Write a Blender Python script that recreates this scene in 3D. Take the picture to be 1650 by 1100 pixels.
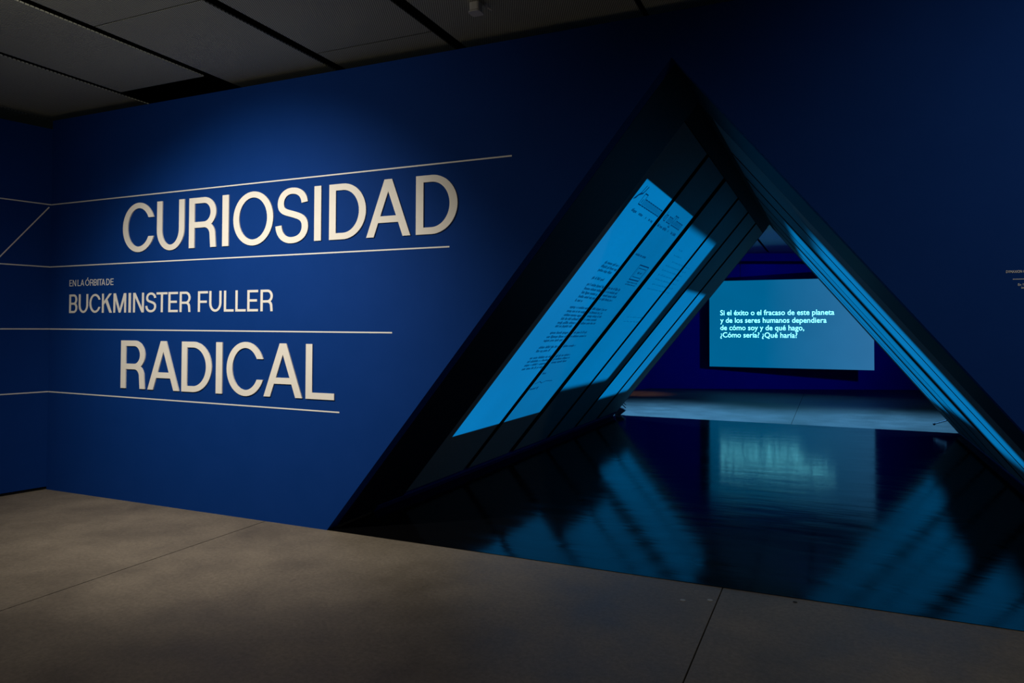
import bpy, bmesh, math, random
from mathutils import Vector, Matrix
from mathutils.geometry import delaunay_2d_cdt

# ------------------------------------------------------------------ scene, camera, light
scene = bpy.context.scene
C = scene.collection
for o in list(bpy.data.objects):
    bpy.data.objects.remove(o, do_unlink=True)
vs = scene.view_settings
scene.display_settings.display_device = 'sRGB'
vs.view_transform = 'Standard'; vs.look = 'None'; vs.gamma = 1.0; vs.use_curve_mapping = False
vs.exposure = 0.0

FPX, YAW, PITCH, ROLL = 1151.63, -0.4195, 0.0231, 0.0032
fwd = Vector((math.sin(YAW)*math.cos(PITCH), math.cos(YAW)*math.cos(PITCH), math.sin(PITCH)))
right = Vector((math.cos(YAW), -math.sin(YAW), 0)); up = right.cross(fwd)
right, up = (right*math.cos(ROLL) + up*math.sin(ROLL)), (up*math.cos(ROLL) - right*math.sin(ROLL))
cd = bpy.data.cameras.new('camera'); cam = bpy.data.objects.new('camera', cd); C.objects.link(cam)
cd.sensor_width = 36.0; cd.lens = FPX*36.0/1650.0; cd.shift_y = -0.0411*FPX/1650.0
cd.clip_start = 0.05; cd.clip_end = 100
m = Matrix((right, up, -fwd)).transposed().to_4x4(); m.translation = Vector((7.0868, -4.6111, 1.6))
cam.matrix_world = m
scene.camera = cam

w = bpy.data.worlds.new('world'); scene.world = w; w.use_nodes = True
w.node_tree.nodes['Background'].inputs[0].default_value = (1.0, 1.0, 0.95, 1)
w.node_tree.nodes['Background'].inputs[1].default_value = 0.004

def spot(name, loc, target, power, color, angle, blend, radius=0.06):
    l = bpy.data.lights.new(name, 'SPOT'); l.energy = power; l.color = color
    l.spot_size = math.radians(angle); l.spot_blend = blend; l.shadow_soft_size = radius
    o = bpy.data.objects.new(name, l); C.objects.link(o); o.location = loc
    o.rotation_euler = (Vector(target)-Vector(loc)).to_track_quat('-Z', 'Y').to_euler()
    return o
WARM = (1.0, 0.92, 0.80)
spot('title_spotlight', (3.0, -2.7, 3.6), (2.75, 0, 1.15), 430, WARM, 86, 1.0, 0.05)
spot('title_wash_spotlight', (2.9, -3.2, 3.6), (2.7, 0, 1.8), 75, WARM, 120, 0.9, 0.10)
spot('entrance_spotlight', (1.3, -2.3, 3.6), (2.0, -0.3, 0.0), 70, WARM, 110, 1.0, 0.10)
spot('text_spotlight', (9.4, -2.8, 3.6), (8.9, 0, 1.6), 125, (1.0, 0.95, 0.85), 108, 1.0, 0.08)
spot('foyer_spotlight', (5.6, -3.6, 3.6), (5.4, -1.6, 0), 50, (1.0, 0.84, 0.64), 125, 1.0, 0.3)
BLUE = (0.09, 0.39, 0.95)
spot('gallery_spotlight_near', (4.4, 9.1, 3.55), (4.2, 9.0, 0), 1500, BLUE, 84, 1.0, 0.25)
spot('gallery_spotlight_far', (7.8, 9.3, 3.55), (7.8, 9.2, 0), 1200, BLUE, 84, 1.0, 0.25)
spot('gallery_wall_spotlight', (8.9, 9.1, 1.8), (5.4, 15.6, 2.0), 430, (0.01, 0.03, 1.0), 84, 1.0, 0.06)
spot('gallery_top_fill', (5.4, 14.95, 3.55), (5.6, 15.75, 2.9), 2.2, (0.01, 0.03, 1.0), 120, 1.0, 0.06)  # unseen fill added to brighten the wall above the screen
spot('gallery_warm_spotlight', (2.55, 12.6, 3.2), (2.75, 12.9, 0), 60, (1.0, 0.5, 0.22), 34, 1.0, 0.05)

# ------------------------------------------------------------------ helpers
def link(o, parent=None):
    C.objects.link(o)
    if parent is not None: o.parent = parent
    return o
def mesh_obj(name, verts, faces, mat, parent=None, smooth=False):
    me = bpy.data.meshes.new(name); me.from_pydata([tuple(v) for v in verts], [], faces)
    bm = bmesh.new(); bm.from_mesh(me); bmesh.ops.recalc_face_normals(bm, faces=bm.faces); bm.to_mesh(me); bm.free()
    me.materials.append(mat)
    if smooth:
        for p in me.polygons: p.use_smooth = True
    return link(bpy.data.objects.new(name, me), parent)
def tag(o, label, cat, group=None):
    o['label'] = label; o['category'] = cat
    if group: o['group'] = group
    return o
def structure(o, label=None):
    o['kind'] = 'structure'
    if label: o['label'] = label
    return o
def thing(name, label, cat, loc=(0, 0, 0), group=None):
    o = bpy.data.objects.new(name, None); o.empty_display_size = 0.1; o.location = loc; C.objects.link(o)
    return tag(o, label, cat, group)
BOXF = [(0,1,2,3), (4,7,6,5), (0,4,5,1), (1,5,6,2), (2,6,7,3), (3,7,4,0)]
def box_vf(x0, x1, y0, y1, z0, z1):
    return [(x0,y0,z0),(x1,y0,z0),(x1,y1,z0),(x0,y1,z0),(x0,y0,z1),(x1,y0,z1),(x1,y1,z1),(x0,y1,z1)], BOXF
def box(name, b, mat, parent=None):
    v, f = box_vf(*b); return mesh_obj(name, v, f, mat, parent)
def prism(polys, to3d, d0, d1):
    """closed prisms over 2D outlines; to3d(u, v, depth)"""
    V, F = [], []
    for p in polys:
        n = len(p); b = len(V)
        V += [to3d(u, v, d0) for u, v in p] + [to3d(u, v, d1) for u, v in p]
        F += [tuple(b+i for i in range(n)), tuple(b+n+i for i in reversed(range(n)))]
        F += [(b+i, b+n+i, b+n+(i+1) % n, b+(i+1) % n) for i in range(n)]
    return V, F
def union_prism(polys, to3d, d0, d1):
    """prism over the union of overlapping outlines: flat faces, walls only along the true outline"""
    vs2, faces = [], []
    for p in polys:
        if sum(p[i][0]*p[(i+1) % len(p)][1] - p[(i+1) % len(p)][0]*p[i][1] for i in range(len(p))) < 0: p = p[::-1]
        faces.append([len(vs2)+i for i in range(len(p))]); vs2 += [Vector(q) for q in p]
    ov, oe, of, _, _, src = delaunay_2d_cdt(vs2, [], faces, 1, 1e-5)
    of = [f for f, o in zip(of, src) if o]          # counters stay open
    n = len(ov); cnt = {}
    for f in of:
        for i in range(len(f)):
            e = (f[i], f[(i+1) % len(f)])
            if e[::-1] in cnt: del cnt[e[::-1]]
            else: cnt[e] = 1
    V = [to3d(v.x, v.y, d0) for v in ov] + [to3d(v.x, v.y, d1) for v in ov]
    F = [tuple(f) for f in of] + [tuple(n+i for i in reversed(f)) for f in of] + [(a, b, n+b, n+a) for a, b in cnt]
    return V, F
def tube(pts, r, n=8):
    V, F = [], []
    pts = [Vector(p) for p in pts]
    for i, p in enumerate(pts):
        t = (pts[min(i+1, len(pts)-1)] - pts[max(i-1, 0)]).normalized()
        a = t.orthogonal().normalized() if i == 0 else (a - t*a.dot(t)).normalized()
        b = t.cross(a)
        V += [p + r*(math.cos(k*2*math.pi/n)*a + math.sin(k*2*math.pi/n)*b) for k in range(n)]
    for i in range(len(pts)-1):
        F += [(i*n+k, i*n+(k+1) % n, (i+1)*n+(k+1) % n, (i+1)*n+k) for k in range(n)]
    F += [tuple(range(n)), tuple(reversed(range((len(pts)-1)*n, len(pts)*n)))]
    return V, F

# ------------------------------------------------------------------ materials
def material(name, color, rough=0.6, spec=0.5):
    mt = bpy.data.materials.new(name); mt.use_nodes = True
    b = mt.node_tree.nodes['Principled BSDF']
    b.inputs['Base Color'].default_value = (*color, 1); b.inputs['Roughness'].default_value = rough
    b.inputs['Specular IOR Level'].default_value = spec
    return mt
def N(mt, typ, **kw):
    n = mt.node_tree.nodes.new(typ)
    for k, v in kw.items(): setattr(n, k, v)
    return n
def L(mt, a, b): mt.node_tree.links.new(a, b)
def noise_color(mt, c0, c1, scale, detail=6, stretch=(1, 1, 1), bump=0.0, bump_scale=200, lo=0.3, hi=0.7, rough=None):
    b = mt.node_tree.nodes['Principled BSDF']
    tc = N(mt, 'ShaderNodeTexCoord'); mp = N(mt, 'ShaderNodeMapping'); mp.inputs['Scale'].default_value = stretch
    L(mt, tc.outputs['Object'], mp.inputs['Vector'])
    nz = N(mt, 'ShaderNodeTexNoise'); nz.inputs['Scale'].default_value = scale; nz.inputs['Detail'].default_value = detail
    nz.inputs['Roughness'].default_value = 0.62
    L(mt, mp.outputs[0], nz.inputs['Vector'])
    cr = N(mt, 'ShaderNodeValToRGB'); cr.color_ramp.elements[0].position = lo; cr.color_ramp.elements[1].position = hi
    cr.color_ramp.elements[0].color = (*c0, 1); cr.color_ramp.elements[1].color = (*c1, 1)
    L(mt, nz.outputs['Fac'], cr.inputs[0]); L(mt, cr.outputs[0], b.inputs['Base Color'])
    if rough:
        mr = N(mt, 'ShaderNodeMapRange'); mr.inputs[1].default_value = 0.3; mr.inputs[2].default_value = 0.7
        mr.inputs[3].default_value, mr.inputs[4].default_value = rough
        L(mt, nz.outputs['Fac'], mr.inputs[0]); L(mt, mr.outputs[0], b.inputs['Roughness'])
    if bump:
        n2 = N(mt, 'ShaderNodeTexNoise'); n2.inputs['Scale'].default_value = bump_scale; n2.inputs['Detail'].default_value = 3
        L(mt, mp.outputs[0], n2.inputs['Vector'])
        bp = N(mt, 'ShaderNodeBump'); bp.inputs['Strength'].default_value = bump; bp.inputs['Distance'].default_value = 0.004
        L(mt, n2.outputs['Fac'], bp.inputs['Height']); L(mt, bp.outputs[0], b.inputs['Normal'])
    return mt
M = {}
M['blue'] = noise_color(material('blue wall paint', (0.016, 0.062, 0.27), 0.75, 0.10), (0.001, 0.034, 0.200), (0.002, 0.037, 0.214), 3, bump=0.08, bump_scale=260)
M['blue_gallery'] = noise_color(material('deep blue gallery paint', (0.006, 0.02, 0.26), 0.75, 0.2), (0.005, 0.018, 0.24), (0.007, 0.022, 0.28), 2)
M['cream'] = noise_color(material('cream letter lacquer', (0.82, 0.79, 0.72), 0.55, 0.3), (0.80, 0.77, 0.70), (0.84, 0.81, 0.74), 8)
M['vinyl'] = noise_color(material('cream vinyl', (0.80, 0.78, 0.73), 0.5, 0.3), (0.78, 0.76, 0.71), (0.82, 0.80, 0.75), 8)
M['concrete'] = noise_color(material('polished concrete', (0.22, 0.2, 0.165), 0.55, 0.22), (0.140, 0.118, 0.088), (0.250, 0.212, 0.162), 1.6, 14, bump=0.12, bump_scale=60, lo=0.28, hi=0.72, rough=(0.42, 0.62))
M['joint'] = noise_color(material('dark joint', (0.02, 0.018, 0.015), 0.9), (0.016, 0.014, 0.012), (0.024, 0.02, 0.017), 20)
M['black'] = noise_color(material('matt black', (0.004, 0.004, 0.006), 0.8, 0.2), (0.003, 0.003, 0.004), (0.006, 0.006, 0.007), 10)
M['liner'] = noise_color(material('blue black liner', (0.006, 0.007, 0.02), 0.6, 0.25), (0.0025, 0.003, 0.009), (0.0035, 0.004, 0.012), 6)
M['kick'] = noise_color(material('blue skirting paint', (0.01, 0.02, 0.2), 0.6, 0.3), (0.006, 0.010, 0.10), (0.009, 0.014, 0.14), 6)
M['panel'] = noise_color(material('grey screen cloth', (0.075, 0.085, 0.085), 0.75, 0.2), (0.18, 0.20, 0.19), (0.21, 0.225, 0.215), 30, bump=0.1, bump_scale=500)
M['white'] = noise_color(material('white enamel', (0.88, 0.86, 0.8), 0.4), (0.86, 0.84, 0.78), (0.9, 0.88, 0.82), 12)
M['metal'] = noise_color(material('dark rod metal', (0.03, 0.03, 0.03), 0.4), (0.025, 0.025, 0.025), (0.04, 0.04, 0.04), 30)
M['paledot'] = noise_color(material('pale floor disc', (0.4, 0.38, 0.32), 0.5), (0.36, 0.34, 0.29), (0.44, 0.42, 0.36), 30)

mt = M['concrete']; nt = mt.node_tree; b = nt.nodes['Principled BSDF']
tc = N(mt, 'ShaderNodeTexCoord'); sp = N(mt, 'ShaderNodeTexNoise'); sp.inputs['Scale'].default_value = 38; sp.inputs['Detail'].default_value = 8; sp.inputs['Roughness'].default_value = 0.75
L(mt, tc.outputs['Object'], sp.inputs['Vector'])
mr = N(mt, 'ShaderNodeMapRange'); mr.inputs[1].default_value = 0.3; mr.inputs[2].default_value = 0.7; mr.inputs[3].default_value = 0.74; mr.inputs[4].default_value = 1.22
L(mt, sp.outputs['Fac'], mr.inputs[0])
src = b.inputs['Base Color'].links[0].from_socket
mu = N(mt, 'ShaderNodeMix', data_type='RGBA', blend_type='MULTIPLY'); mu.inputs[0].default_value = 1.0
L(mt, src, mu.inputs[6]); L(mt, mr.outputs[0], mu.inputs[7]); L(mt, mu.outputs[2], b.inputs['Base Color'])

# glossy black vinyl floor with fine ripples and scuffs
mt = material('glossy black vinyl', (0.0025, 0.0025, 0.003), 0.13, 0.19); M['gloss'] = mt
b = mt.node_tree.nodes['Principled BSDF']
tc = N(mt, 'ShaderNodeTexCoord'); mp = N(mt, 'ShaderNodeMapping'); mp.inputs['Scale'].default_value = (0.7, 3.0, 1)
L(mt, tc.outputs['Object'], mp.inputs['Vector'])
nz = N(mt, 'ShaderNodeTexNoise'); nz.inputs['Scale'].default_value = 2.2; nz.inputs['Detail'].default_value = 5
L(mt, mp.outputs[0], nz.inputs['Vector'])
bp = N(mt, 'ShaderNodeBump'); bp.inputs['Strength'].default_value = 0.22; bp.inputs['Distance'].default_value = 0.006
L(mt, nz.outputs['Fac'], bp.inputs['Height']); L(mt, bp.outputs[0], b.inputs['Normal'])
mr = N(mt, 'ShaderNodeMapRange'); mr.inputs[1].default_value = 0.35; mr.inputs[2].default_value = 0.65
mr.inputs[3].default_value = 0.09; mr.inputs[4].default_value = 0.14
L(mt, nz.outputs['Fac'], mr.inputs[0]); L(mt, mr.outputs[0], b.inputs['Roughness'])

# expanded-metal ceiling mesh: crossed fine ribs
mt = material('expanded metal mesh', (0.2, 0.2, 0.19), 0.55, 0.3); M['mesh'] = mt
b = mt.node_tree.nodes['Principled BSDF']
tc = N(mt, 'ShaderNodeTexCoord')
hs = []
for ang, sc in ((0.45, 1.0), (-0.45, 1.0)):
    mp = N(mt, 'ShaderNodeMapping'); mp.inputs['Rotation'].default_value = (0, 0, ang)
    L(mt, tc.outputs['Object'], mp.inputs['Vector'])
    wv = N(mt, 'ShaderNodeTexWave', wave_type='BANDS', bands_direction='X'); wv.inputs['Scale'].default_value = 22.0
    L(mt, mp.outputs[0], wv.inputs['Vector']); hs.append(wv.outputs['Fac'])
mx = N(mt, 'ShaderNodeMath', operation='MAXIMUM'); L(mt, hs[0], mx.inputs[0]); L(mt, hs[1], mx.inputs[1])
cr = N(mt, 'ShaderNodeValToRGB'); cr.color_ramp.elements[0].position = 0.35; cr.color_ramp.elements[1].position = 0.9
cr.color_ramp.elements[0].color = (0.10, 0.103, 0.085, 1); cr.color_ramp.elements[1].color = (0.68, 0.70, 0.56, 1)
L(mt, mx.outputs[0], cr.inputs[0]); L(mt, cr.outputs[0], b.inputs['Base Color'])
bp = N(mt, 'ShaderNodeBump'); bp.inputs['Strength'].default_value = 0.5; bp.inputs['Distance'].default_value = 0.004
L(mt, mx.outputs[0], bp.inputs['Height']); L(mt, bp.outputs[0], b.inputs['Normal'])

def emission(name, color, strength=1.0):
    mt = bpy.data.materials.new(name); mt.use_nodes = True; nt = mt.node_tree; nt.nodes.clear()
    e = nt.nodes.new('ShaderNodeEmission'); o = nt.nodes.new('ShaderNodeOutputMaterial')
    e.inputs[0].default_value = (*color, 1); e.inputs[1].default_value = strength
    nt.links.new(e.outputs[0], o.inputs[0])
    tc = nt.nodes.new('ShaderNodeTexCoord'); nz = nt.nodes.new('ShaderNodeTexNoise'); nz.inputs['Scale'].default_value = 0.9
    nt.links.new(tc.outputs['Object'], nz.inputs['Vector'])
    mr = nt.nodes.new('ShaderNodeMapRange'); mr.inputs[3].default_value = strength*0.9; mr.inputs[4].default_value = strength*1.1
    nt.links.new(nz.outputs['Fac'], mr.inputs[0]); nt.links.new(mr.outputs[0], e.inputs[1])
    return mt
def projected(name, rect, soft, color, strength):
    """projector light put in as emission, with a soft or crisp border; UV carries metres on the slope"""
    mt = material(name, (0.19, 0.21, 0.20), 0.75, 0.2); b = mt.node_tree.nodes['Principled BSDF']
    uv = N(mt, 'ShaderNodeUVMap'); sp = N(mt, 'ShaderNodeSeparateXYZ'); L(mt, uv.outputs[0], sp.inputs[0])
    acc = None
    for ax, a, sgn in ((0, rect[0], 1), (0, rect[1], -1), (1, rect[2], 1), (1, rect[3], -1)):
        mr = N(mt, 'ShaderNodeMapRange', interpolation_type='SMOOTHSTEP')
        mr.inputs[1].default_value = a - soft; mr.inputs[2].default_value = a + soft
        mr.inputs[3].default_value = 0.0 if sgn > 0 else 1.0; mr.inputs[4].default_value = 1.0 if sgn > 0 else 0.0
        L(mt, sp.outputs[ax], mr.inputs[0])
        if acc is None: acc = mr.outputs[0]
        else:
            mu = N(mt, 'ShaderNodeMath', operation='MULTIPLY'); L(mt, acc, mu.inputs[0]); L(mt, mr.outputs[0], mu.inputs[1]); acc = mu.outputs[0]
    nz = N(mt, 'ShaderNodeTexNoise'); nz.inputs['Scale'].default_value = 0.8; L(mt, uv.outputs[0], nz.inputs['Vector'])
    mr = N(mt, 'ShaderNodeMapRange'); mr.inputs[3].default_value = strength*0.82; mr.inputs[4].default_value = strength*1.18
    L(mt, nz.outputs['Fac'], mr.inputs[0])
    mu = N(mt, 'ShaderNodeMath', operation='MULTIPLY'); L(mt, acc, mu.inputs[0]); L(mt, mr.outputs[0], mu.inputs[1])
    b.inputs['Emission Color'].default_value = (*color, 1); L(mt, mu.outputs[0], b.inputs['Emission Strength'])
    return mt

# ------------------------------------------------------------------ the room
WALL_H, CEIL = 3.66, 3.72
APX, APZ, BX0, BX1 = 6.156, 3.361, 3.43, 8.882
fl = box('floor', (-4, 14, -7, 19, -0.20, -0.02), M['joint']); structure(fl, 'grey brown polished concrete floor in large slabs')
xs = [-4, 2.80, 6.465, 10.13, 14]
for a, c in zip(xs, xs[1:]):
    box('slab', (a+0.004, c-0.004, -7, 19, -0.02, 0.0), M['concrete'], fl)

outline = [(0, 0), (BX0, 0), (APX, APZ), (BX1, 0), (13, 0), (13, WALL_H), (0, WALL_H)]
V, F = prism([outline], lambda u, v, d: (u, d, v), 0.0, 0.12)
structure(mesh_obj('wall_front', V, F, M['blue']), 'deep blue exhibition wall with a triangular opening')
LA = math.radians(11); LD = Vector((-math.sin(LA), -math.cos(LA), 0)); LN = Vector((math.cos(LA), -math.sin(LA), 0))  # into the room
def lw(d, z, off=0.0):
    p = LD*d + LN*off; return (p.x, p.y, z)
V, F = prism([[(0, 0.028), (5.5, 0.028), (5.5, 3.575), (0, 3.575)]], lambda u, v, d: lw(u, v, -d), 0.0, 0.12)
structure(mesh_obj('wall_left', V, F, M['blue']), 'dark blue side wall at the left corner')
V, F = prism([[(0, 0), (5.5, 0), (5.5, 0.028), (0, 0.028)]], lambda u, v, d: lw(u, v, -d), 0.012, 0.11)
structure(mesh_obj('baseboard_left', V, F, M['black']), 'black recessed plinth under the left wall')

ce = box('ceiling', (-4, 14, -7, 19, 4.0, 4.1), M['black']); structure(ce, 'black ceiling void behind mesh panels')
strips = [(-1.42, -0.215, -0.11), (-0.19, 1.180, -1.9), (1.250, 2.265, -0.20), (2.355, 3.380, -1.25), (3.475, 4.495, -0.225), (4.590, 5.940, -1.7), (5.980, 7.3, -0.9), (7.33, 8.6, -1.7)]
PL = 2.06
for i, (x0, x1, seam) in enumerate(strips):
    for k in range(-2, 2):
        y0, y1 = seam + k*PL, seam + (k+1)*PL
        if y1 < -3.6 or y0 > 0.9: continue
        if i == 2 and k >= 0: continue                      # the open bay above the wall top
        box('mesh_panel', (x0, x1, y0+0.006, y1-0.006, CEIL, CEIL+0.010), M['mesh'], ce)
for i in range(6):
    for k in range(5):
        box('mesh_panel', (2.2+i*1.12, 3.26+i*1.12, 8.4+k*PL, 8.4+(k+1)*PL-0.012, CEIL, CEIL+0.010), M['mesh'], ce)

# gallery behind the tunnel
P0, P1 = Vector((2.613, 14.569, 0)), Vector((9.063, 17.194, 0)); bd = (P1-P0).normalized(); bn = Vector((-bd.y, bd.x, 0))
def bw(u, z, d): p = P0 + bd*u + bn*d; return (p.x, p.y, z)
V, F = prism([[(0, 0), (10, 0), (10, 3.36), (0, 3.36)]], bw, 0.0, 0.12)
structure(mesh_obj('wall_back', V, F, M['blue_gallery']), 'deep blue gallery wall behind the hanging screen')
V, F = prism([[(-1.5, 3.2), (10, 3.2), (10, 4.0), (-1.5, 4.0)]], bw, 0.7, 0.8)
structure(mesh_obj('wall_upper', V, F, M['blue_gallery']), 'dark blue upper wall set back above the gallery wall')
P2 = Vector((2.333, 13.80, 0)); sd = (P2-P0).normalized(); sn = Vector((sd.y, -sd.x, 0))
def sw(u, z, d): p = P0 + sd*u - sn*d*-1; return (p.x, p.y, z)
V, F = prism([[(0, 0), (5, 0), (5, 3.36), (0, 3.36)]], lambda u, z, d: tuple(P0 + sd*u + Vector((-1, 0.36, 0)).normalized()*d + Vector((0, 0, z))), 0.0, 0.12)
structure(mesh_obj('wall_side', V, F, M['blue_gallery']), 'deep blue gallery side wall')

# ------------------------------------------------------------------ letters, built from strokes
def rect(x0, z0, x1, z1): return [(x0, z0), (x1, z0), (x1, z1), (x0, z1)]
def ring(cx, cz, a, b, tv, th, a0, a1, n=20, i0=None, i1=None):
    i0 = a0 if i0 is None else i0; i1 = a1 if i1 is None else i1
    o = [(cx + a*math.cos(a0+(a1-a0)*k/n), cz + b*math.sin(a0+(a1-a0)*k/n)) for k in range(n+1)]
    i = [(cx + (a-tv)*math.cos(i0+(i1-i0)*k/n), cz + (b-th)*math.sin(i0+(i1-i0)*k/n)) for k in range(n+1)]
    return [[o[k], o[k+1], i[k+1], i[k]] for k in range(n)]
def bez(p0, p1, p2, p3, n=10):
    return [tuple((1-t)**3*p0[j] + 3*(1-t)**2*t*p1[j] + 3*(1-t)*t*t*p2[j] + t**3*p3[j] for j in (0, 1)) for t in [k/n for k in range(n+1)]]
def stroke(pts, tv, th):
    out = []
    for i, p in enumerate(pts):
        a, c = pts[max(i-1, 0)], pts[min(i+1, len(pts)-1)]
        dx, dz = c[0]-a[0], c[1]-a[1]; l = math.hypot(dx, dz); nx, nz = -dz/l, dx/l
        out.append(((p[0]+nx*tv/2, p[1]+nz*th/2), (p[0]-nx*tv/2, p[1]-nz*th/2)))
    return [[out[k][0], out[k+1][0], out[k+1][1], out[k][1]] for k in range(len(out)-1)]
PI = math.pi
def glyph(ch, w, h, tv, th):
    if ch == 'I': return [rect(0, 0, w, h)]
    if ch == 'L': return [rect(0, 0, tv, h), rect(tv, 0, w, th)]
    if ch == 'T': return [rect(0, h-th, w, h), rect(w/2-tv/2, 0, w/2+tv/2, h-th)]
    if ch == 'E': return [rect(0, 0, tv, h), rect(tv, 0, w, th), rect(tv, h-th, w, h), rect(tv, h*.5-th*.4, w*.9, h*.5+th*.6)]
    if ch == 'F': return [rect(0, 0, tv, h), rect(tv, h-th, w, h), rect(tv, h*.5-th*.6, w*.9, h*.5+th*.4)]
    if ch == 'N': return [rect(0, 0, tv, h), rect(w-tv, 0, w, h), [(0, h), (tv*1.15, h), (w, 0), (w-tv*1.15, 0)]]
    if ch == 'M': return [rect(0, 0, tv, h), rect(w-tv, 0, w, h), [(0, h), (tv*1.25, h), (w/2+tv*.5, 0), (w/2-tv*.5, 0)], [(w-tv*1.25, h), (w, h), (w/2+tv*.5, 0), (w/2-tv*.5, 0)]]
    if ch == 'K': return [rect(0, 0, tv, h), [(tv*.6, h*.36), (tv*.6, h*.53), (w*.97-tv*1.3, h), (w*.97, h)], [(w*.33, h*.60), (w*.33+tv*1.2, h*.68), (w, 0), (w-tv*1.3, 0)]]
    if ch == 'A':
        t = tv*1.06; ax = w/2
        l0 = [(0, 0), (t, 0), (ax+t*.5, h), (ax-t*.5, h)]; r0 = [(w-t, 0), (w, 0), (ax+t*.5, h), (ax-t*.5, h)]
        z0, z1 = h*.245, h*.245+th
        xl = lambda z: t*.6 + (ax-t*.5)*z/h
        return [l0, r0, [(xl(z0), z0), (w-xl(z0), z0), (w-xl(z1), z1), (xl(z1), z1)]]
    if ch == 'U':
        r = min(h*.42, w*.56)
        return [rect(0, r, tv, h), rect(w-tv, r, w, h)] + ring(w/2, r, w/2, r, tv, th, PI, 2*PI, 24)
    if ch == 'O': return ring(w/2, h/2, w/2, h/2, tv, th, 0, 2*PI, 48)
    if ch == 'C':
        bb = h/2; a = w/2*1.03; zc = .38*bb
        oa, ia = math.asin(zc/bb), math.asin(zc/(bb-th))
        return ring(a, bb, a, bb, tv, th, oa, 2*PI-oa, 40, ia, 2*PI-ia)
    if ch == 'D':
        a = w*.62
        return [rect(0, 0, tv, h), rect(tv, 0, w-a, th), rect(tv, h-th, w-a, h)] + ring(w-a, h/2, a, h/2, tv*1.02, th, -PI/2, PI/2, 28)
    if ch == 'B':
        a = w*.42; zm = h*.5; th2 = th
        return [rect(0, 0, tv, h), rect(tv, 0, w-a, th), rect(tv, h-th, w-a, h), rect(tv, zm-th2/2, w-a, zm+th2/2)] + \
            ring(w-a, (zm-th/2+h)/2, a*.94, (h-zm+th/2)/2, tv, th, -PI/2, PI/2, 16) + ring(w-a, (zm+th/2)/2, a, (zm+th/2)/2, tv, th, -PI/2, PI/2, 16)
    if ch == 'R':
        a = w*.44; z0 = h*.40; z1 = z0+th; cz = (z0+h)/2; bb = (h-z0)/2
        ql = w*.97; qa = w*.40; qx = ql-qa; qb = h*.26
        return [rect(0, 0, tv, h), rect(tv, h-th, w-a, h), rect(tv, z0, w-a, z1)] + ring(w-a, cz, a, bb, tv, th, -PI/2, PI/2, 20) + \
            [rect(min(w-a, qx), z0, max(w-a, qx), z1)] + ring(qx, z1-qb, qa, qb, tv, th, 0, PI/2, 14) + [[(ql-tv, z1-qb), (ql, z1-qb), (w, 0), (w-tv, 0)]]
    if ch == 'S':
        P = [(.885, .722), (.87, .86), (.72, .945), (.50, .945), (.28, .945), (.155, .84), (.155, .715), (.155, .575), (.33, .565), (.52, .523), (.72, .48), (.90, .45), (.90, .295), (.90, .14), (.72, .055), (.49, .055), (.25, .055), (.10, .165), (.088, .325)]
        P = [(x*w, z*h) for x, z in P]; pts = []
        for k in range(0, 18, 3): pts += bez(*P[k:k+4])[(1 if k else 0):]
        return stroke(pts, tv, th)
    if ch == 'Ó':
        return glyph('O', w, h, tv, th) + [[(w*.42, h*1.08), (w*.58, h*1.08), (w*.80, h*1.28), (w*.55, h*1.28)]]
    raise KeyError(ch)

def letter(name, ch, x0, x1, z0, z1, tv, th, d, mat, parent=None):
    V, F = union_prism(glyph(ch, x1-x0, z1-z0, tv, th), lambda u, v, k: (x0+u, -k, z0+v), 0.0005, d)
    return mesh_obj(name, V, F, mat, parent)
big = {'CURIOSIDAD': [('C', 1.051, 1.459), ('U', 1.498, 1.839), ('R', 1.898, 2.219), ('I', 2.292, 2.364), ('O', 2.418, 2.857), ('S', 2.885, 3.224), ('I', 3.284, 3.353), ('D', 3.433, 3.787), ('A', 3.791, 4.192), ('D', 4.240, 4.595)],
       'RADICAL': [('R', 1.051, 1.368), ('A', 1.405, 1.801), ('D', 1.831, 2.189), ('I', 2.239, 2.311), ('C', 2.362, 2.769), ('A', 2.774, 3.177), ('L', 3.213, 3.497)]}
where = {('CURIOSIDAD', 0): 'first letter of the word', ('CURIOSIDAD', 1): 'between C and R', ('CURIOSIDAD', 2): 'between U and I', ('CURIOSIDAD', 3): 'between R and O', ('CURIOSIDAD', 4): 'round letter in the middle',
         ('CURIOSIDAD', 5): 'between O and I', ('CURIOSIDAD', 6): 'between S and D', ('CURIOSIDAD', 7): 'between I and A', ('CURIOSIDAD', 8): 'between the two letters D', ('CURIOSIDAD', 9): 'last letter of the word',
         ('RADICAL', 0): 'first letter of the word', ('RADICAL', 1): 'between R and D', ('RADICAL', 2): 'between A and I', ('RADICAL', 3): 'between D and C', ('RADICAL', 4): 'between I and A', ('RADICAL', 5): 'between C and L', ('RADICAL', 6): 'last letter of the word'}
for word, ls in big.items():
    base, cap = (2.302, 2.744) if word == 'CURIOSIDAD' else (1.036, 1.477)
    for i, (ch, x0, x1) in enumerate(ls):
        z0, z1 = base, cap
        if word == 'RADICAL': z0, z1 = base - 0.004*(i/3.0 - 0.5), cap - 0.004*(i/3.0 - 0.5)
        if ch in 'COS': z0 -= 0.008; z1 += 0.007
        if ch == 'U': z0 -= 0.008
        o = letter('raised_letter', ch, x0, x1, z0, z1, 0.065, 0.051, 0.011, M['cream'])
        tag(o, 'raised cream letter %s in %s, %s' % (ch, word, where[(word, i)]), 'letter', 'raised letters of the word ' + word)
t = thing('vinyl_lettering', 'cream line of capitals reading BUCKMINSTER FULLER on the blue wall', 'lettering', (0, 0, 0))
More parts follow.
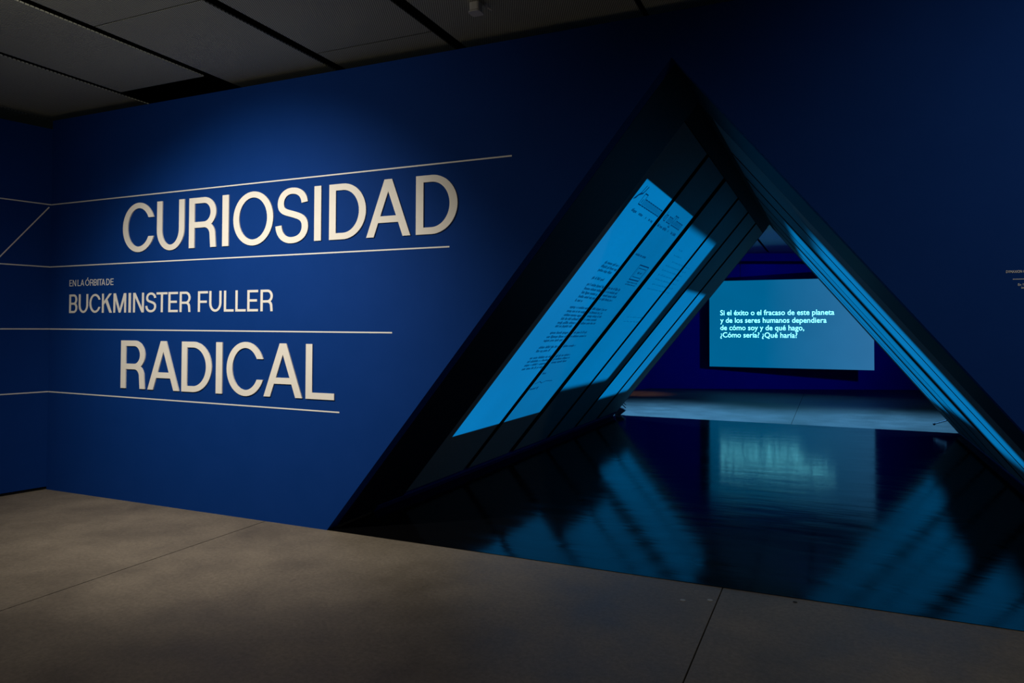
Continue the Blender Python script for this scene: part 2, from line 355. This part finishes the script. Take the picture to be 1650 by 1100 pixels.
for ch, x0, x1 in [('B', .298, .416), ('U', .437, .572), ('C', .591, .747), ('K', .768, .906), ('M', .927, 1.099), ('I', 1.131, 1.163), ('N', 1.192, 1.334), ('S', 1.354, 1.494), ('T', 1.496, 1.634), ('E', 1.647, 1.765), ('R', 1.787, 1.92),
                   ('F', 2.009, 2.127), ('U', 2.143, 2.286), ('L', 2.314, 2.426), ('L', 2.445, 2.562), ('E', 2.578, 2.697), ('R', 2.723, 2.856)]:
    letter('letter', ch, x0, x1, 1.738, 1.919, 0.0255, 0.020, 0.003, M['vinyl'], t)
t = thing('vinyl_lettering', 'small cream capitals reading EN LA ÓRBITA DE above the name', 'lettering', (0, 0, 0))
for ch, x0, x1 in [('E', .295, .333), ('N', .343, .391), ('L', .414, .452), ('A', .457, .509), ('Ó', .525, .584), ('R', .593, .639), ('B', .648, .689), ('I', .699, .711), ('T', .715, .761), ('A', .756, .805), ('D', .822, .869), ('E', .881, .922)]:
    letter('letter', ch, x0, x1, 1.999, 2.06, 0.0080, 0.0070, 0.0015, M['vinyl'], t)

# thin cream lines running round the corner
LW = 0.0105
def line_around(label, zc, xe, ze, length):
    V, F = prism([[(0.004, zc-LW/2), (xe, ze-LW/2), (xe, ze+LW/2), (0.004, zc+LW/2)]], lambda u, v, d: (u, -d, v), 0.0003, 0.0022)
    V2, F2 = prism([[(0.002, zc-LW/2), (length, zc-LW/2), (length, zc+LW/2), (0.002, zc+LW/2)]], lambda u, v, d: lw(u, v, d), 0.0003, 0.0022)
    n = len(V)
    tag(mesh_obj('vinyl_line', V+V2, F+[tuple(i+n for i in f) for f in F2], M['vinyl']), label, 'line', 'thin cream lines across the blue walls')
line_around('topmost thin cream line, running above the word CURIOSIDAD', 2.818, 5.026, 2.827, 5.4)
line_around('thin cream line directly under the word CURIOSIDAD', 2.198, 4.525, 2.202, 5.4)
line_around('thin cream line between BUCKMINSTER FULLER and RADICAL', 1.582, 4.03, 1.566, 5.4)
line_around('lowest thin cream line, under the word RADICAL', 0.962, 3.543, 0.935, 5.4)
dz, dd = 0.572, 0.449; nrm = math.hypot(dz, dd)
ox, oz = LW/2*dz/nrm, LW/2*dd/nrm
V, F = prism([[(0.02-ox, 2.792-oz), (0.02+dd-ox, 2.792-dz-oz), (0.02+dd+ox, 2.792-dz+oz), (0.02+ox, 2.792+oz)]], lambda u, v, d: lw(u, v, d), 0.0003, 0.0022)
tag(mesh_obj('vinyl_line', V, F, M['vinyl']), 'slanting thin cream line on the dark left wall', 'line', 'thin cream lines across the blue walls')

# text set in the built-in font, turned into mesh
def font_mesh(body, bold=0.0):
    c = bpy.data.curves.new('text', 'FONT'); c.body = body; c.size = 1.0; c.offset = bold; c.resolution_u = 4
    o = bpy.data.objects.new('text', c); C.objects.link(o)
    dg = bpy.context.evaluated_depsgraph_get(); me = bpy.data.meshes.new_from_object(o.evaluated_get(dg))
    bpy.data.objects.remove(o, do_unlink=True); bpy.data.curves.remove(c)
    me.materials.clear()
    return me
capm = font_mesh('S'); CAPH = max(v.co.y for v in capm.vertices) - min(v.co.y for v in capm.vertices)
def text_on(name, body, x0, x1, zbase, cap, y, mat, parent=None, bold=0.0):
    me = font_mesh(body, bold); xa = min(v.co.x for v in me.vertices); xb = max(v.co.x for v in me.vertices)
    sx = (x1-x0)/(xb-xa); sz = cap/CAPH
    for v in me.vertices: v.co = ((v.co.x-xa)*sx + x0, y, v.co.y*sz + zbase)
    me.materials.append(mat); me.name = name
    return link(bpy.data.objects.new(name, me), parent)

t = thing('wall_text', 'small cream introductory text at the right end of the blue wall', 'wall text', (0, 0, 0))
text_on('title_text', 'DYMAXION C', 7.954, 8.040, 1.909, 0.0135, -0.002, M['vinyl'], t, 0.015)
box('rule', (7.984, 8.060, -0.002, -0.0003, 1.873, 1.876), M['vinyl'], t)
text_on('body_text', 'En 1', 8.007, 8.031, 1.839, 0.0125, -0.002, M['vinyl'], t, 0.015)
text_on('body_text', 'in', 8.022, 8.034, 1.823, 0.0115, -0.002, M['vinyl'], t, 0.015)

# ------------------------------------------------------------------ the triangular tunnel
SL = math.hypot(APX-BX0, APZ); ux, uz = (APX-BX0)/SL, APZ/SL
def slope(side):
    """(y along the tunnel, s up the slope, n into the tunnel) -> world"""
    if side < 0: return lambda y, s, n: (BX0 + ux*s + uz*n, y, uz*s - ux*n)
    return lambda y, s, n: (BX1 - ux*s - uz*n, y, uz*s - ux*n)
def slab(name, side, y0, y1, s0, s1, n0, n1, mat, parent=None):
    V, F = prism([[(y0, s0), (y1, s0), (y1, s1), (y0, s1)]], slope(side), n0, n1)
    return mesh_obj(name, V, F, mat, parent)
END = 8.10
tf = thing('display_tunnel', 'black triangular tunnel with lit grey panels behind the blue wall opening', 'tunnel', (APX, 4, 0))
tf_inv = Matrix.Translation((-APX, -4, 0))
def part(o): o.matrix_parent_inverse = tf_inv; return o
for s in (-1, 1):
    part(slab('liner_board', s, 0.125, 1.03, 0.02, SL, -0.05, 0.0, M['liner'], tf))
    part(slab('backing_board', s, 1.03, END, 0.02, SL-0.02, -0.10, -0.07, M['black'], tf))
    part(slab('end_light_edge', s, END, END+0.02, 0.02, SL-0.06, -0.10, 0.004, M['kick'], tf))  # blue edge painted in for gallery light catching the panel ends
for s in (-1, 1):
    part(slab('ridge_shade_strip', s, 1.03, END, SL*0.962, SL, -0.03, 0.0, M['black'], tf))  # black strips put in for the shade along the ridge
for s, nm in ((-1, 'left'), (1, 'right')):
    structure(slab('baseboard_tunnel_' + nm, s, 0.62, END, 0.006, 0.075, -0.06, 0.006, M['kick']), 'dark blue skirting along the %s foot of the tunnel' % nm)
tag(box('vinyl_floor', (BX0+0.004, BX1-0.004, 0.0, 8.34, 0.0005, 0.004), M['gloss']), 'glossy black vinyl floor sheet inside the triangular tunnel', 'floor sheet')

PY = [(1.03, 2.15), (2.27, 3.30), (3.47, 4.56), (4.68, 5.72), (5.84, 6.83), (6.97, END-0.002)]
S0, S1 = 0.125, SL*0.960
# projected light put in as emission: rectangle on the slope, softness, strength on each panel
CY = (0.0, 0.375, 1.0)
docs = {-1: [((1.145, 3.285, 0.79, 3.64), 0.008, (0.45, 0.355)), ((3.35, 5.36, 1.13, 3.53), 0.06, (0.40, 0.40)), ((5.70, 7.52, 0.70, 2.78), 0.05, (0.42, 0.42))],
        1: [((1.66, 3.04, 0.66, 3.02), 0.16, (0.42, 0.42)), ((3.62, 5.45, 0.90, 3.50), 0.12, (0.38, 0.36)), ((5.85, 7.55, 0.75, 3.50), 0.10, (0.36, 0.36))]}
order = ['first', 'second', 'third', 'fourth', 'fifth', 'sixth']
M['ink'] = emission('projected ink', (0.0, 0.15, 0.60), 0.17)
M['faint_ink'] = emission('faint projected ink', (0.0, 0.36, 0.95), 0.33)
rnd = random.Random(4)
def words(y0, y1, s, hgt, rnd, pitch=0.021):
    """typewritten row too small to read: one narrow block for each character"""
    out = []; y = y0; run = rnd.randint(2, 8)
    while y < y1 - pitch*0.5:
        if run == 0:
            run = rnd.randint(1, 9); y += pitch; continue
        hh = hgt*rnd.choice((0.6, 0.6, 0.65, 0.95, 0.7)); dn = hgt*0.22 if rnd.random() < 0.12 else 0
        out.append([(y, s-dn), (y+pitch*0.68, s-dn), (y+pitch*0.68, s+hh), (y, s+hh)])
        y += pitch; run -= 1
    return out
rows = [(1.64, 2.13, 2.83), (1.62, 2.14, 2.785), (1.62, 2.05, 2.74), (1.62, 1.97, 2.65), (1.61, 2.73, 2.575), (1.62, 2.74, 2.528), (1.63, 2.79, 2.482), (1.63, 2.74, 2.435), (1.62, 1.84, 2.388), (1.62, 2.80, 2.31), (1.62, 2.73, 2.263), (1.62, 2.79, 2.216), (1.62, 2.73, 2.17), (1.61, 2.77, 2.123), (1.62, 2.11, 2.08), (1.62, 2.72, 2.0), (1.61, 2.80, 1.95), (1.61, 2.11, 1.905), (1.62, 2.68, 1.82), (1.62, 1.98, 1.775), (1.60, 2.76, 1.69), (1.60, 2.80, 1.645), (1.60, 2.77, 1.60), (1.61, 2.14, 1.553), (2.28, 2.52, 1.235), (2.30, 2.42, 1.45), (2.32, 2.73, 3.005)]
ink = []
for a, c, s in rows: ink += words(a, c, s, 0.034, rnd)
for a, c in ((1.32, 1.48), (1.56, 1.72), (1.81, 1.84), (1.93, 2.12), (2.30, 2.50), (2.54, 2.70), (2.78, 2.81), (2.93, 3.16)): ink += words(a, c, 3.355, 0.034, rnd, 0.026)
# letterhead: tall outlined characters, drawn hollow
def hollow(y0, y1, s0, s1, t):
    return [[(y0, s0), (y1, s0), (y1, s0+t), (y0, s0+t)], [(y0, s1-t), (y1, s1-t), (y1, s1), (y0, s1)], [(y0, s0+t), (y0+t, s0+t), (y0+t, s1-t), (y0, s1-t)], [(y1-t, s0+t), (y1, s0+t), (y1, s1-t), (y1-t, s1-t)]]
y = 1.36; k = 0
while y < 3.14:
    if k in (9, 12): y += 0.05
    big_ = k in (0, 10, 14, 15); wd = 0.10 if k == 0 else 0.066
    ink += hollow(y, y+wd, 3.43 - (0.03 if k == 14 else 0), 3.43 + (0.115 if big_ else 0.075), 0.011)
    ink.append([(y+wd*.45, 3.45), (y+wd*.6, 3.45), (y+wd*.6, 3.49), (y+wd*.45, 3.49)])
    y += wd + 0.017; k += 1
ink += stroke([(1.17, 3.45), (1.22, 3.50), (1.30, 3.53), (1.33, 3.60)], 0.02, 0.02) + stroke([(1.20, 3.46), (1.25, 3.53), (1.27, 3.60)], 0.014, 0.014)
ink += hollow(2.73, 3.13, 2.73, 2.93, 0.014) + hollow(2.78, 3.09, 2.77, 2.89, 0.008) + words(2.86, 3.03, 2.82, 0.03, rnd)
ink += words(2.73, 3.16, 2.695, 0.022, rnd, 0.017) + words(2.73, 3.14, 2.665, 0.022, rnd, 0.017)
ink += stroke([(2.31, 1.32), (2.42, 1.345), (2.5, 1.315), (2.6, 1.34), (2.81, 1.325)], 0.008, 0.008)
ink2 = []
for a, c, s in ((3.75, 4.0, 3.24), (3.72, 4.15, 3.16), (3.87, 5.0, 3.08), (3.72, 4.94, 3.01), (3.7, 4.93, 2.945), (3.7, 4.97, 2.875), (3.72, 4.97, 2.81), (3.75, 4.95, 2.74), (3.69, 5.0, 2.67), (3.8, 4.6, 2.24), (3.8, 4.7, 2.17)): ink2 += words(a, c, s, 0.028, rnd, 0.024)

for side, nm in ((-1, 'left'), (1, 'right')):
    f3 = slope(side)
    for k, (y0, y1) in enumerate(PY):
        p = part(slab('display_panel', side, y0, y1, S0, S1, -0.03, 0.0, M['panel'], tf))
        p.data.materials.append(M['black'])
        for q in p.data.polygons[2:]: q.material_index = 1          # black cut edges
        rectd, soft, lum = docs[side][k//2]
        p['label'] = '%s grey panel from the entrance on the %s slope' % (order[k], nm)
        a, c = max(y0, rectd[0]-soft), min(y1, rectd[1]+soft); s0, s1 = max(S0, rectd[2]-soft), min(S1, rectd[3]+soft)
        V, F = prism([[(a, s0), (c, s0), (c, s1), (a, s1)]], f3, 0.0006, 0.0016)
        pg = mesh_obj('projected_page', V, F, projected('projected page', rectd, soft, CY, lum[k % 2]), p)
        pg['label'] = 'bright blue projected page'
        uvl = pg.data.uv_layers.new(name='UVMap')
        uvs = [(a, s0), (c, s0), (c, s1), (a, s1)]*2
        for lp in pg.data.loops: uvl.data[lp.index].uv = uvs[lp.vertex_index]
        if side < 0 and k < 4:
            src = ink if k < 2 else ink2
            polys = [q for q in src if all(a+0.004 < u < c-0.004 for u, v in q)]
            V, F = [], []
            for q in polys:
                n = len(V); V += [f3(u, v, 0.0026) for u, v in q]; F.append(tuple(range(n, n+len(q))))
            me = mesh_obj('page_text', V, F, M['ink'] if k < 2 else M['faint_ink'], p)
            me['kind'] = 'stuff'
            me['label'] = 'dark typed lines of the letter'

# ------------------------------------------------------------------ hanging screen in the gallery
SY = 14.7
sc = thing('projection_screen', 'large pale blue hanging screen with four lines of white Spanish text', 'screen', (6.1, SY, 0.62))
def scp(o): o.matrix_parent_inverse = Matrix.Translation((-6.1, -SY, -0.62)); return o
scp(box('screen_board', (4.167, 8.041, SY+0.004, SY+0.05, 0.622, 2.866), M['panel'], sc))
mt = emission('screen picture', (0.022, 0.405, 1.0), 0.30)  # projected picture glows by its own emission, no projector modelled
nt = mt.node_tree; e = [n for n in nt.nodes if n.type == 'EMISSION'][0]
tc = nt.nodes.new('ShaderNodeTexCoord'); sp = nt.nodes.new('ShaderNodeSeparateXYZ'); nt.links.new(tc.outputs['Generated'], sp.inputs[0])
cr = nt.nodes.new('ShaderNodeValToRGB'); cr.color_ramp.elements[0].color = (0.0, 0.40, 0.95, 1); cr.color_ramp.elements[1].color = (0.09, 0.52, 1.15, 1)
cr.color_ramp.elements[0].position = 0.35
nt.links.new(sp.outputs[0], cr.inputs[0]); nt.links.new(cr.outputs[0], e.inputs[0])
img = scp(box('screen_picture', (4.169, 8.039, SY, SY+0.004, 0.624, 2.864), mt, sc))
M['glow_text'] = emission('screen text', (0.19, 0.84, 1.0), 2.8)
for body, x1, zb in (('Si el éxito o el fracaso de este planeta', 7.168, 1.968), ('y de los seres humanos dependiera', 6.993, 1.772), ('de cómo soy y de qué hago,', 6.478, 1.580), ('¿Cómo sería? ¿Qué haría?', 6.318, 1.392)):
    tx = text_on('screen_text', body, 4.448, x1, zb, 0.132, SY-0.003, M['glow_text'], None, 0.006)
    tx.parent = img; tx.matrix_parent_inverse = Matrix.Translation((-6.1, -SY, -0.62)); tx.matrix_parent_inverse = Matrix.Identity(4)
    tx['label'] = 'white projected text line'; tx['kind'] = 'stuff'
for x in (4.95, 7.3):
    V, F = tube([(x, SY+0.025, 2.86), (x, SY+0.025, 4.0)], 0.006, 6); scp(mesh_obj('hanging_cable', V, F, M['metal'], sc))

# ------------------------------------------------------------------ small things
t = thing('ceiling_sensor', 'small white fixture with a cable loop hanging under the mesh ceiling', 'fixture', (4.99, -0.47, CEIL))
tinv = Matrix.Translation((-4.99, 0.47, -CEIL))
def fp(o): o.matrix_parent_inverse = tinv; return o
def rounded(cx, cy, wx, wy, r, n=5):
    pts = []
    for sx, sy, a in ((1, 1, 0), (-1, 1, PI/2), (-1, -1, PI), (1, -1, 1.5*PI)):
        pts += [(cx+sx*(wx-r)+r*math.cos(a+k*PI/2/n), cy+sy*(wy-r)+r*math.sin(a+k*PI/2/n)) for k in range(n+1)]
    return pts
V, F = prism([rounded(4.985, -0.49, 0.036, 0.036, 0.016)], lambda u, v, d: (u, v, d), CEIL-0.052, CEIL); fp(mesh_obj('body', V, F, M['white'], t))
V, F = prism([rounded(4.985, -0.49, 0.042, 0.042, 0.02)], lambda u, v, d: (u, v, d), CEIL-0.066, CEIL-0.058); fp(mesh_obj('cover_plate', V, F, M['white'], t))
V, F = prism([rounded(4.985, -0.49, 0.030, 0.030, 0.014)], lambda u, v, d: (u, v, d), CEIL-0.058, CEIL-0.052); fp(mesh_obj('shadow_gap', V, F, M['metal'], t))
V, F = tube([(5.02+0.05*math.sin(k*PI/10)+0.002*k, -0.47+0.004*k, CEIL-0.045*abs(math.sin(k*PI/10))) for k in range(11)], 0.004, 6)
fp(mesh_obj('cable_loop', V, F, M['white'], t))

t = thing('floor_brace', 'black rods and pale wedge foot at the far left end of the tunnel', 'brace', (3.46, 8.4, 0))
tinv2 = Matrix.Translation((-3.46, -8.4, 0))
for pts in ([(3.40, 8.30, 0.33), (3.50, 8.40, 0.225), (3.60, 8.42, 0.13)], [(3.46, 8.34, 0.32), (3.55, 8.40, 0.24), (3.60, 8.42, 0.19)]):
    V, F = tube(pts, 0.008, 6); o = mesh_obj('rod', V, F, M['metal'], t); o.matrix_parent_inverse = tinv2
V, F = prism([[(3.40, 0.004), (3.50, 0.004), (3.60, 0.085), (3.56, 0.115), (3.44, 0.16)]], lambda u, v, d: (u, d, v), 8.37, 8.44)
o = mesh_obj('wedge_foot', V, F, M['metal'], t); o.matrix_parent_inverse = tinv2
V, F = tube([(8.77, 8.115, 0.205), (8.75, 8.30, 0.196), (8.73, 8.38, 0.188), (8.57, 8.40, 0.124)], 0.009, 6)
rod = part(mesh_obj('brace_rod', V, F, M['metal'], tf)); rod['label'] = 'thin black rod with ball tip'
me = bpy.data.meshes.new('ball_tip'); bm = bmesh.new(); bmesh.ops.create_icosphere(bm, subdivisions=2, radius=0.02, matrix=Matrix.Translation((8.563, 8.40, 0.121))); bm.to_mesh(me); bm.free(); me.materials.append(M['metal'])
link(bpy.data.objects.new('ball_tip', me), rod)

def disc(x, y, r, mat, label):
    V, F = prism([[(x+r*math.cos(k*PI/8), y+r*math.sin(k*PI/8)) for k in range(16)]], lambda u, v, d: (u, v, d), 0.0003, 0.0025)
    tag(mesh_obj('floor_disc', V, F, mat), label, 'floor disc', 'small round discs on the concrete')
disc(6.278, -0.31, 0.016, M['paledot'], 'pale disc on the concrete further from the floor joint')
disc(6.425, -0.243, 0.016, M['paledot'], 'pale disc on the concrete right beside the floor joint')
disc(6.885, -0.065, 0.012, M['joint'], 'dark disc on the concrete close to the glossy floor')
